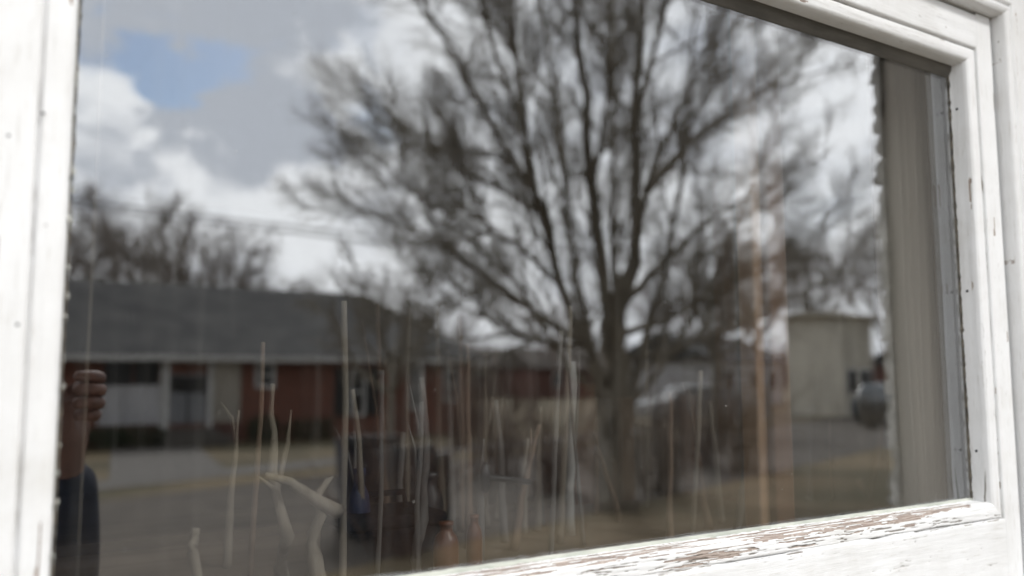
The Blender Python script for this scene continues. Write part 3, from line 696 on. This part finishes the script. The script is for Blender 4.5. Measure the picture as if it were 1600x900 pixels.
# other houses, farther off
def far_house(px, Y, w_, d_, h_, rz, wall_m, roof_m, label, rh=1.6, z=0, wins=3):
    p = refl(px, 590, Y); t = empty('house', (p.x, p.y, z), rz); tag(t, label, 'house')
    MB().box((-w_/2,-d_/2,0),(w_/2,d_/2,h_)).build('wall', MATS[wall_m], t)
    m = MB(); e = .4; m.v = [Vector(q) for q in ((-w_/2-e,-d_/2-e,h_-.1),(w_/2+e,-d_/2-e,h_-.1),(w_/2+e,0,h_+rh),(-w_/2-e,0,h_+rh),(w_/2+e,d_/2+e,h_-.1),(-w_/2-e,d_/2+e,h_-.1))]
    m.f = [(0,1,2,3),(3,2,4,5),(0,3,5),(1,4,2),(0,5,4,1)]; m.build('roof', MATS[roof_m], t)
    for k in range(wins):
        x = -w_/2+w_*(k+.5)/wins
        for sgn in (1,):
            f = MB().box((x-.5, d_/2+.002, 1.0),(x+.5, d_/2+.07, 2.1)).build('window', MATS['white_trim'], t)
            MB().box((x-.42, d_/2+.0705, 1.08),(x+.42, d_/2+.09, 2.02)).build('pane', MATS['dark_glass'], f)
    return t
far_house(905, 62, 13, 8, 2.6, R(8), 'dull_brick', 'brown_roof', 'dark red brick house far across the lawn, left of the big tree trunk')
far_house(1095, 40, 9, 7, 2.8, R(-15), 'white_siding', 'shingle_roof', 'small white sided house behind the big tree, right of its trunk')
far_house(1300, 25, 2.6, 2.6, 4.5, R(-5), 'pale_siding', 'pale_siding', 'tall narrow pale house near the right edge of the mirrored street', .2, 0, 2)
far_house(1455, 38, 10, 7, 2.7, R(-20), 'dull_brick', 'shingle_roof', 'red brown house at the far right of the mirrored street')
far_house(790, 70, 14, 8, 2.8, R(3), 'cream_siding', 'brown_roof', 'cream coloured house far away between the brick house and the trees')

def car(px, Y, rz, mat, label):
    p = refl(px, 640, Y); t = empty('parked_car', (p.x, p.y, .01), rz); tag(t, label, 'car')
    L, W = 4.4, 1.75
    prof = [(-2.2,.35),(-2.2,.75),(-2.05,.9),(-1.5,.98),(-.9,1.42),(.55,1.45),(1.15,1.0),(2.0,.85),(2.2,.65),(2.2,.35)]
    m = MB(); n = len(prof)
    for y, k in ((-W/2,.0),(-W/2+.12,.03),(W/2-.12,.03),(W/2,0)):
        for x, z in prof: m.v.append(Vector((x, y*(1-(.12 if z > 1.1 else 0)), z+(k if z > .9 else 0))))
    for r_ in range(3):
        for i in range(n): a = r_*n+i; b = r_*n+(i+1)%n; m.f.append((a, b, b+n, a+n))
    m.f.append(tuple(range(n))[::-1]); m.f.append(tuple(range(3*n, 4*n)))
    bevel(m.build('body', MATS[mat], t), .03)
    for s in (-1, 1):
        MB().box((-.95,s*.80-.01,1.02),(.75,s*.80+.01,1.34)).build('side_window', MATS['dark_glass'], t)
        for x in (-1.35, 1.35):
            wl = MB().tube([(x,s*.72,.33),(x,s*.90,.33)], .33, 20).build('wheel', MATS['rubber'], t); MB().tube([(x,s*.9001,.33),(x,s*.915,.33)], .19, 14).build('rim', MATS['car_grey'], wl)
        MB().box((2.14,s*.6-.15,.62),(2.215,s*.6+.15,.74)).build('headlight', MATS['white_plastic'], t)
    return t
car(1098, 22, R(20), 'car_white', 'white car parked across the street behind the big tree')
car(1392, 20, R(-19), 'car_grey', 'dark grey car parked at the right, near the boarded pilaster reflection')

def bin_(px, Y, h, w_, mat, label, rz):
    p = refl(px, 590, Y); t = empty('wheeled_bin', (p.x, p.y, .01), rz); tag(t, label, 'bin', 'bins by the road')
    m = MB(); m.v = [Vector(q) for q in ((-w_*.4,-w_*.42,.05),(w_*.4,-w_*.42,.05),(w_*.4,w_*.4,.05),(-w_*.4,w_*.4,.05),(-w_*.5,-w_*.55,h*.9),(w_*.5,-w_*.55,h*.9),(w_*.5,w_*.5,h*.9),(-w_*.5,w_*.5,h*.9))]
    m.f = [(3,2,1,0),(4,5,6,7),(0,1,5,4),(1,2,6,5),(2,3,7,6),(3,0,4,7)]; bevel(m.build('body', MATS[mat], t), .02)
    m = MB(); m.v = [Vector(q) for q in ((-w_*.53,-w_*.6,h*.902),(w_*.53,-w_*.6,h*.902),(w_*.53,w_*.56,h*.902),(-w_*.53,w_*.56,h*.902),(-w_*.5,-w_*.55,h*.94),(w_*.5,-w_*.55,h*.94),(w_*.5,w_*.5,h),(-w_*.5,w_*.5,h))]
    m.f = [(3,2,1,0),(4,5,6,7),(0,1,5,4),(1,2,6,5),(2,3,7,6),(3,0,4,7)]; bevel(m.build('lid', MATS['black_metal'], t), .012)
    for s in (-1, 1): MB().tube([(s*w_*.36,-w_*.5,.12),(s*w_*.46,-w_*.5,.12)], .12, 16).build('wheel', MATS['rubber'], t)
    MB().tube([(-w_*.4,-w_*.66,h*.88),(w_*.4,-w_*.66,h*.88)], .018, 8).build('handle', MATS['rubber'], t)
bin_(575, 8.6, 1.12, .62, 'navy_bin', 'dark blue wheeled bin, left of the group by the road', R(12))
bin_(622, 8.2, 1.02, .58, 'navy_bin', 'middle dark blue wheeled bin, set a little nearer', R(-20))
bin_(676, 8.9, .86, .52, 'black_metal', 'lowest black wheeled bin, right of the two dark blue ones', R(30))
# ------------------------------------------------------------------ bare trees
def wander(p, d, L, segs, jit, up, rg):
    pts = [p.copy()]; d = d.normalized()
    for k in range(segs):
        d = (d + Vector((rg.gauss(0,jit), rg.gauss(0,jit), rg.gauss(0,jit)+up))).normalized(); p = p+d*(L/segs); pts.append(p.copy())
    return pts
def sprout(mb, pts, r0, r1, level, rg, P):
    """children along a limb"""
    n = P['n'][level]; Ltot = sum((pts[i+1]-pts[i]).length for i in range(len(pts)-1))
    for k in range(n):
        s = P['s0'][level] + (1-P['s0'][level])*(k+rg.random())/n; fi = s*(len(pts)-1); i = min(int(fi), len(pts)-2); q = pts[i].lerp(pts[i+1], fi-i)
        t = (pts[i+1]-pts[i]).normalized(); ax = t.orthogonal().normalized(); ax.rotate(Matrix.Rotation(rg.uniform(0,6.283), 3, t))
        ang = R(rg.uniform(*P['ang'])); d = t*math.cos(ang)+ax*math.sin(ang)
        L = P['len'][level]*min(1, (r0/.045)**.25)*rg.uniform(.6,1.25)*(1.15-.6*s); r = min((r0+(r1-r0)*s)*.7, P['r'][level]*rg.uniform(.7,1.3))
        segs = P['seg'][level]; c = wander(q, d, L, segs, P['jit'], P['up'], rg)
        sides = 5 if level == 0 else 3
        re = P['r'][min(level+1, len(P['r'])-1)]*.6 if level+1 < len(P['n']) else r*.45
        mb.tube(c, [r+(re-r)*j/segs for j in range(segs+1)], sides, False)
        if level+1 < len(P['n']): sprout(mb, c, r, re, level+1, rg, P)
def tree_from_limbs(name, base, limbs, P, mat, label, group=None, seed=1, rad_end=.25):
    rg = random.Random(seed); t = empty(name, base); tag(t, label, 'tree', group)
    tr = MB(); cr = MB()
    for li, (pts, r0, r1) in enumerate(limbs):
        pts = [Vector(p)-Vector(base) for p in pts]
        # smooth the traced limb
        Q = []
        for i in range(len(pts)-1):
            a0 = pts[max(i-1,0)]; a, b = pts[i], pts[i+1]; b1 = pts[min(i+2,len(pts)-1)]
            for k in range(4):
                u = k/4; Q.append(.5*((2*a)+(b-a0)*u+(2*a0-5*a+4*b-b1)*u*u+(-a0+3*a-3*b+b1)*u**3))
        Q.append(pts[-1]); K = len(Q)
        for i in range(1, K-1): Q[i] = Q[i]+Vector((rg.gauss(0,1),rg.gauss(0,1),0))*r0*.12
        rad = [r0+(r1-r0)*(i/(K-1))**.8 for i in range(K)]
        (tr if li == 0 else cr).tube(Q, rad, 10 if li == 0 else 7, True)
        if li > 0 or P.get('trunk'): sprout(cr, Q, r0, r1, 0, rg, P)
    tr.build('trunk', MATS[mat], t, True); cr.build('crown', MATS[mat], t, True)
    return t
TY = 8.6
def tp(px, py, dy=0.0): return refl(px, py, TY+dy)
base = tp(965, 800); base = Vector((base.x, base.y, 0))
PB = dict(n=[12,9,8,3], len=[1.7,.95,.55,.34], r=[.021,.0085,.0046,.0030], seg=[6,5,4,3], s0=[.12,.12,.1,.1], ang=(18,46), jit=.12, up=.055)
limbs = [
 ([base, tp(964,700), tp(962,600), tp(958,500), tp(955,490)], .25, .15),
 ([tp(958,520), tp(985,410), tp(990,300,.1), tp(988,180,.2), tp(1000,60,.3), tp(1010,-60,.4), tp(1020,-220,.5)], .12, .025),
 ([tp(956,500), tp(935,390), tp(925,280,-.1), tp(915,150,-.2), tp(900,40,-.3), tp(892,-90,-.4), tp(880,-230,-.5)], .105, .025),
 ([tp(950,600), tp(905,520), tp(870,420,.3), tp(838,310,.5), tp(815,200,.7), tp(775,90,.8), tp(745,-10,.9), tp(715,-130,1)], .085, .018),
 ([tp(832,300,.5), tp(812,180,.2), tp(805,80,0), tp(795,-60,-.2)], .06, .015),
 ([tp(868,420,.3), tp(850,330,-.2), tp(800,250,-.5), tp(740,150,-.8), tp(690,50,-1), tp(640,-30,-1.2)], .06, .012),
 ([tp(905,530), tp(850,500,.6), tp(770,440,1), tp(700,390,1.3), tp(620,350,1.5), tp(560,320,1.6)], .06, .010),
 ([tp(838,330,.5), tp(770,290,.9), tp(700,260,1.1), tp(640,210,1.2), tp(580,150,1.3)], .05, .010),
 ([tp(870,440,.3), tp(800,380,0), tp(730,330,-.3), tp(680,310,-.5), tp(600,290,-.6)], .04, .008),
 ([tp(905,540), tp(830,530,-.4), tp(750,490,-.8), tp(680,470,-1.0)], .045, .009),
 ([tp(985,400), tp(1010,300,-.4), tp(1055,190,-.6), tp(1110,90,-.8), tp(1180,0,-1), tp(1240,-80,-1)], .065, .012),
 ([tp(990,330,.1), tp(1050,250,.5), tp(1130,180,.8), tp(1220,120,1), tp(1290,60,1.1)], .055, .010),
 ([tp(975,470), tp(1050,400,.4), tp(1130,330,.7), tp(1210,290,.9), tp(1300,230,1)], .060, .010),
 ([tp(975,520), tp(1060,490,-.5), tp(1150,430,-.8), tp(1230,390,-1), tp(1330,330,-1.2)], .055, .010),
 ([tp(970,590), tp(1040,560,.3), tp(1110,520,.6), tp(1190,490,.9), tp(1260,440,1)], .045, .009),
 ([tp(990,200,.2), tp(1020,90,.0), tp(1050,-20,-.2), tp(1075,-150,-.3)], .06, .015),
 ([tp(925,290,-.1), tp(945,180,.3), tp(950,60,.5), tp(945,-80,.6)], .05, .015),
 ([tp(975,680), tp(1000,560,-.1), tp(1035,440,-.1), tp(1060,320,0), tp(1075,200,0), tp(1085,60,.1), tp(1100,-80,.2)], .075, .015),
 ([tp(945,680), tp(925,560,-.3), tp(900,430,-.4), tp(888,300,-.5), tp(870,160,-.6), tp(848,20,-.6), tp(835,-120,-.6)], .075, .015),
 ([tp(955,640,.1), tp(880,560,.3), tp(820,470,.5), tp(770,380,.7), tp(735,280,.9), tp(700,170,1.1)], .05, .010),
 ([tp(978,560), tp(1070,540,.3), tp(1170,500,.5), tp(1280,440,.7), tp(1380,370,.8)], .045, .008),
 ([tp(1010,300,-.4), tp(1090,210,.3), tp(1180,150,.6), tp(1290,110,.9), tp(1390,90,1.1)], .045, .008),
 ([tp(972,640), tp(1030,580,-.2), tp(1090,480,-.3), tp(1140,380,-.4), tp(1180,270,-.4), tp(1215,170,-.4)], .05, .010),
 ([tp(962,560), tp(960,420,-.5), tp(958,280,-.9), tp(955,120,-1.1), tp(950,-60,-1.2)], .06, .015),
]
tree_from_limbs('bare_tree', base, limbs, PB, 'bark', 'large bare many stemmed tree in the middle of the reflection', None, 11)
# ordinary bare trees: random limbs from a trunk
def bare_tree(px, Y, H, spread, mat, label, group=None, seed=1, P=None, zb=0.0, r=.16, nl=9, lean=0):
    rg = random.Random(seed); p = refl(px, 590, Y); b = Vector((p.x, p.y, zb)); s = H/7
    P = P or dict(n=[9,7,6], len=[1.5*s,.85*s,.5*s], r=[.024*s,.012*s,.0072*s], seg=[5,4,3], s0=[.2,.15,.1], ang=(20,50), jit=.12, up=.06)
    top = b+Vector((lean,0,H*.5)); L = [([b, b+Vector((lean*.2,0,H*.2)), b+Vector((lean*.6,.05,H*.38)), top], r, r*.55)]
    for k in range(nl):
        a = 6.283*k/nl+rg.uniform(-.3,.3); f = rg.uniform(.28,.5); q = b+Vector((lean*f*2,0,H*f)); sp = spread*rg.uniform(.35,1); hh = H*rg.uniform(.75,1.02)
        e_ = b+Vector((lean+sp*math.cos(a), sp*math.sin(a), hh - sp*.25)); L.append(([q, q.lerp(e_, .35)+Vector((sp*.12*math.cos(a), sp*.12*math.sin(a), 0)), q.lerp(e_, .7)+Vector((0,0,.1*H*.3)), e_], r*.45, r*.08))
    return tree_from_limbs('bare_tree', b, L, P, mat, label, group, seed)
bare_tree(612, 17, 4.7, 2.3, 'bark', 'dark bare tree standing before the right end of the brick house', None, 21, r=.11, nl=13)
gl = 'bare trees behind the brick house roof'
names = ['bare tree behind the brick house roof, nearest the left frame', 'rounded bare tree behind the left part of the brick house roof', 'tallest bare tree behind the brick house roof', 'bare tree behind the roof, where the overhead wires start', 'low bare tree behind the right part of the roof', 'lowest bare tree at the right end of the roof ridge']
for i, (px, Y, H, sp) in enumerate(((105,44,10.0,4.0),(190,42,10.2,4.2),(268,45,10.8,4.2),(340,43,9.2,3.8),(410,46,8.0,3.4),(470,50,7.6,3.0))):
    bare_tree(px, Y, H, sp, 'pale_bark', names[i], gl, 40+i, r=.2, nl=10)
gr_ = 'bare trees beyond the lawn at the right'
for i, (px, Y, H, sp, mt, lb) in enumerate(((1120,20,6.4,2.6,'bark','bare tree close right of the big tree'),(1185,30,9.0,3.4,'reddish_bark','reddish bare tree left of the tall pale house'),(1290,34,11.5,4.0,'pale_bark','pale bare tree rising above the tall pale house'),(1390,24,8.6,3.2,'pale_bark','bare tree beside the boarded pilaster reflection'),(860,60,9,4,'reddish_bark','reddish bare tree far behind, left of the big trunk'),(1045,52,10,4,'reddish_bark','reddish bare tree far behind, right of the big trunk'),(700,55,7.5,4,'reddish_bark','bare tree just past the right end of the brick house'))):
    bare_tree(px, Y, H, sp, mt, lb, gr_, 60+i, r=.17, nl=9)
def bare_shrub(px, Y, H, w_, n, mat, label, seed):
    rg3 = random.Random(seed); p = refl(px, 590, Y); t = empty('bare_shrub', (p.x, p.y, 0)); tag(t, label, 'shrub', 'leafless shrubs on the lawns')
    m = MB()
    for k in range(n):
        a = rg3.uniform(0, 6.283); b = Vector((rg3.gauss(0,.10)*w_, rg3.gauss(0,.10)*w_, 0)); d = Vector((math.cos(a)*w_*.5, math.sin(a)*w_*.5, H)).normalized()
        c = wander(b, d, H*rg3.uniform(.6,1.1), 6, .09, .02, rg3); m.tube(c, [.012,.010,.009,.007,.006,.005,.003], 3, False)
        for q in range(5):
            i = rg3.randrange(1, 6); c2 = wander(c[i], (c[i]-c[i-1]).normalized()+Vector((rg3.gauss(0,.5),rg3.gauss(0,.5),.1)), H*rg3.uniform(.15,.4), 3, .12, .02, rg3); m.tube(c2, [.006,.005,.004,.002], 3, False)
    m.build('branches', MATS[mat], t)
for a_ in ((775,13,1.9,1.8,50,'reddish_bark','reddish leafless shrub left of the big tree, before the far houses',1),(868,10.5,1.6,1.5,60,'reddish_bark','leafless shrub close to the left of the big trunk',2),
           (1035,9.6,1.7,1.5,70,'pale_bark','pale leafless shrub close to the right of the big trunk',3),(1092,12,1.9,1.8,60,'reddish_bark','reddish leafless shrub before the white car',4),
           (1160,11,2.1,1.9,60,'bark','dark leafless shrub left of the brown wooden pole',5),(628,7.5,1.5,1.3,45,'reddish_bark','leafless shrub before the dark bins',9),(965,9.2,1.2,1.4,70,'bark','low brown shoots crowding the foot of the big trunk',6),(1360,17.5,1.5,1.6,50,'bark','leafless shrub near the grey car',7),(720,19,2.2,2.0,60,'reddish_bark','tall reddish leafless shrub at the right corner of the brick house',8)):
    bare_shrub(*a_)
# far wood along the horizon
def wood():
    m = MB(); rg = random.Random(3)
    for k in range(5200):
        px = rg.uniform(620, 1560); Y = rg.uniform(75, 110); p = refl(px, 590, Y); h = rg.uniform(3,5.8)*(1+.35*noise.noise((px*.012, 3, 1)))
        b = Vector((p.x, p.y, rg.uniform(0,1.5))); d = Vector((rg.gauss(0,.25), rg.gauss(0,.2), 1)).normalized()
        m.tube([b, b+d*h*.5, b+d*h+Vector((rg.gauss(0,.4),0,0))], [.09,.05,.02], 3, False)
    return tag(m.build('far_wood', MATS['reddish_bark']), 'brown leafless wood along the horizon', 'wood', None, 'stuff')
wood()
# overhead wires on a pole out of sight to the left
def pole(x, y, label):
    t = empty('utility_pole', (x, y, 0)); tag(t, label, 'pole', 'utility poles')
    MB().tube([(0,0,0),(0,0,8.4)], [.15,.11], 12).build('shaft', MATS['pole_wood'], t, True); MB().box((-.06,-1.1,7.9),(.06,1.1,8.02)).build('crossarm', MATS['pole_wood'], t)
A = refl(40, 300, 30); Bp = refl(1180, 430, 30)
pole(A.x-3, A.y, 'utility pole left of the brick house'); pole(Bp.x+4, Bp.y, 'utility pole beyond the big tree')
for k, (dz, lb) in enumerate(((0.0,'upper overhead wire crossing the sky above the roof'),(-.45,'lower overhead wire crossing the sky above the roof'))):
    a_ = refl(40, 303+k*8, 30); b_ = refl(1180, 400+k*14, 30)
    tag(MB().tube([a_.lerp(b_, s/16)+Vector((0,0,-.5*math.sin(math.pi*s/16))) for s in range(17)], .035, 5).build('overhead_wire', MATS['wire']), lb, 'wire', 'overhead wires')

# ------------------------------------------------------------------ the photographer, mirrored at the left edge
FW = Vector((math.sin(YAW), math.cos(YAW), 0)); RT = Vector((math.cos(YAW), -math.sin(YAW), 0)); UP = Vector((0,0,1))
O = Vector((CAM.x, CAM.y, 0))
def W(r, f, z): return O + RT*r + FW*f + UP*z
per = empty('person', W(-.02,-.42,0)); pl = per.location.copy()
tag(per, 'person in a navy jacket taking the picture, raised hand mirrored at the left frame edge', 'person')
def skin(name, chains, mat, parent, root=0, sub=2):
    """chains: lists of (point, radius); shared points are merged"""
    me = bpy.data.meshes.new(name); V = []; E = []; Rr = []; idx = {}
    for ch in chains:
        prev = None
        for p, r in ch:
            key = tuple(round(c, 4) for c in p)
            if key not in idx: idx[key] = len(V); V.append(Vector(p)-pl); Rr.append(r)
            i = idx[key]
            if prev is not None: E.append((prev, i))
            prev = i
    me.from_pydata(V, E, []); me.update(); o = bpy.data.objects.new(name, me); col.objects.link(o)
    m = o.modifiers.new('skin', 'SKIN'); m.use_smooth_shade = True
    sv = me.skin_vertices[0].data
    for i, r in enumerate(Rr): sv[i].radius = (r, r) if not hasattr(r, '__len__') else r; sv[i].use_root = (i == root)
    s = o.modifiers.new('sub', 'SUBSURF'); s.levels = sub; s.render_levels = sub
    me.materials.append(MATS[mat]); o.parent = parent; return o
pel = W(-.02,-.42,.95); chest = W(-.02,-.40,1.28); neckb = W(-.03,-.37,1.47); neck = W(-.04,-.335,1.56)
h1 = W(-.045,-.30,1.64); h2 = W(-.045,-.29,1.71); h3 = W(-.045,-.30,1.78)
rs = W(.17,-.38,1.42); re_ = W(.285,-.20,1.40); ls = W(-.22,-.38,1.42); le = W(-.25,-.18,1.24)
# right hand beside the camera: wrist, palm, fingers curled round the grip
wr = W(.212,-.10,1.65); pm = W(.205,-.075,1.71)
lw = W(-.05,-.03,1.60); lpm = W(-.02,-.01,1.655)
body = [[(pel,.13),(W(-.02,-.42,1.1),.115),(chest,.13),(neckb,.07),(neck,.055),(h1,.068),(h2,.082),(h3,.070)],
 [(chest,.13),(rs,.055),(re_,.042),(wr,.026),(pm,.030)],
 [(chest,.13),(ls,.055),(le,.042),(lw,.026),(lpm,.030)],
 [(pel,.13),(W(.09,-.42,.86),.085),(W(.10,-.40,.48),.055),(W(.10,-.43,.10),.04),(W(.11,-.30,.04),.035)],
 [(pel,.13),(W(-.13,-.42,.86),.085),(W(-.14,-.40,.48),.055),(W(-.14,-.43,.10),.04),(W(-.15,-.30,.04),.035)]]
# nose grows out of the face, ears from the sides
body += [[(h2,.082),(W(-.045,-.205,1.695),.012),(W(-.045,-.188,1.683),.011)], [(h2,.082),(W(.042,-.30,1.70),.016)], [(h2,.082),(W(-.132,-.30,1.70),.016)]]
for k, (dz, L) in enumerate(((.030,.074),(.012,.080),(-.007,.076),(-.025,.060))):
    a_ = pm+UP*(.014+dz*.55)+FW*.008; b_ = a_+FW*(L*.42)+UP*dz*.35+RT*.006; c_ = b_+FW*(L*.20)-RT*(L*.33)+UP*.002; d_ = c_-RT*(L*.28)-FW*.006
    body.append([(pm,.030),(a_,.0105),(b_,.0095),(c_,.0085),(d_,.0070)])
    a_ = lpm+RT*(dz*.7)+UP*.012; b_ = a_+UP*.022-RT*.004+FW*.012; c_ = b_+UP*.020-FW*.010; d_ = c_+UP*.012-FW*.016
    body.append([(lpm,.030),(a_,.0105),(b_,.0095),(c_,.0085),(d_,.0070)])
ta = pm-FW*.02-RT*.02-UP*.005; body.append([(pm,.030),(ta,.013),(ta-RT*.028+FW*.006+UP*.012,.011),(ta-RT*.048+FW*.012+UP*.018,.009)])
tl = lpm-RT*.025-UP*.002; body.append([(lpm,.030),(tl,.013),(tl-RT*.018+UP*.022,.011),(tl-RT*.012+UP*.042,.009)])
skin('body', body, 'skin', per)
jk = [[(W(-.02,-.42,.86),.165),(W(-.02,-.42,1.08),.15),(chest,.165),(W(-.03,-.38,1.45),.10),(W(-.03,-.365,1.52),.078)],
 [(chest,.165),(rs+UP*.005,.085),(re_,.066),(re_.lerp(wr,.55),.055),(re_.lerp(wr,.95),.043)],
 [(chest,.165),(ls+UP*.005,.085),(le,.066),(le.lerp(lw,.55),.052),(le.lerp(lw,.90),.042)]]
skin('jacket', jk, 'navy_cloth', per)
tr_ = [[(W(-.02,-.42,.96),.15),(W(-.02,-.42,.90),.15),(W(.09,-.42,.82),.105),(W(.10,-.40,.48),.075),(W(.10,-.43,.11),.06)],[(W(-.02,-.42,.90),.15),(W(-.13,-.42,.82),.105),(W(-.14,-.40,.48),.075),(W(-.14,-.43,.11),.06)]]
skin('trousers', tr_, 'jeans', per)
for s in (.10,-.14): skin('shoe', [[(W(s,-.45,.05),.045),(W(s+.005,-.36,.045),.045),(W(s+.01,-.26,.035),.032)]], 'black_metal', per)
skin('hair', [[(W(-.045,-.345,1.66),.060),(W(-.045,-.340,1.74),.085),(W(-.045,-.30,1.80),.080),(W(-.045,-.25,1.80),.055)]], 'dark_hair', per)
for s in (-1, 1):
    c = W(-.045+s*.031,-.222,1.715)-pl; e_ = MB().lathe(c, [(.0005,-.011),(.008,-.008),(.011,0),(.008,.008),(.0005,.011)], 12).build('eye', MATS['white_plastic'], per, True)
MB().tube([W(-.07,-.222,1.650)-pl, W(-.045,-.212,1.648)-pl, W(-.02,-.222,1.650)-pl], [.003,.006,.003], 8).build('mouth', MATS['skin'], per, True)
# camera in the hands
pc = empty('photo_camera', W(0,-.09,1.75)); pcl = pc.location.copy(); tag(pc, 'black camera held up to the glass by the photographer', 'camera')
MR = Matrix((RT, FW, UP)).transposed().to_4x4()
bevel(MB().box((-.07,-.03,-.05),(.125,.03,.045), MR).build('body', MATS['black_metal'], pc), .008)
bevel(MB().box((-.03,-.03,.0455),(.03,.025,.07), MR).build('viewfinder', MATS['black_metal'], pc), .006)
v = [MR @ Vector(p) for p in ((0,.0305,0),(0,.072,0))]; MB().tube(v, [.036,.034], 24).build('lens', MATS['black_metal'], pc, True)
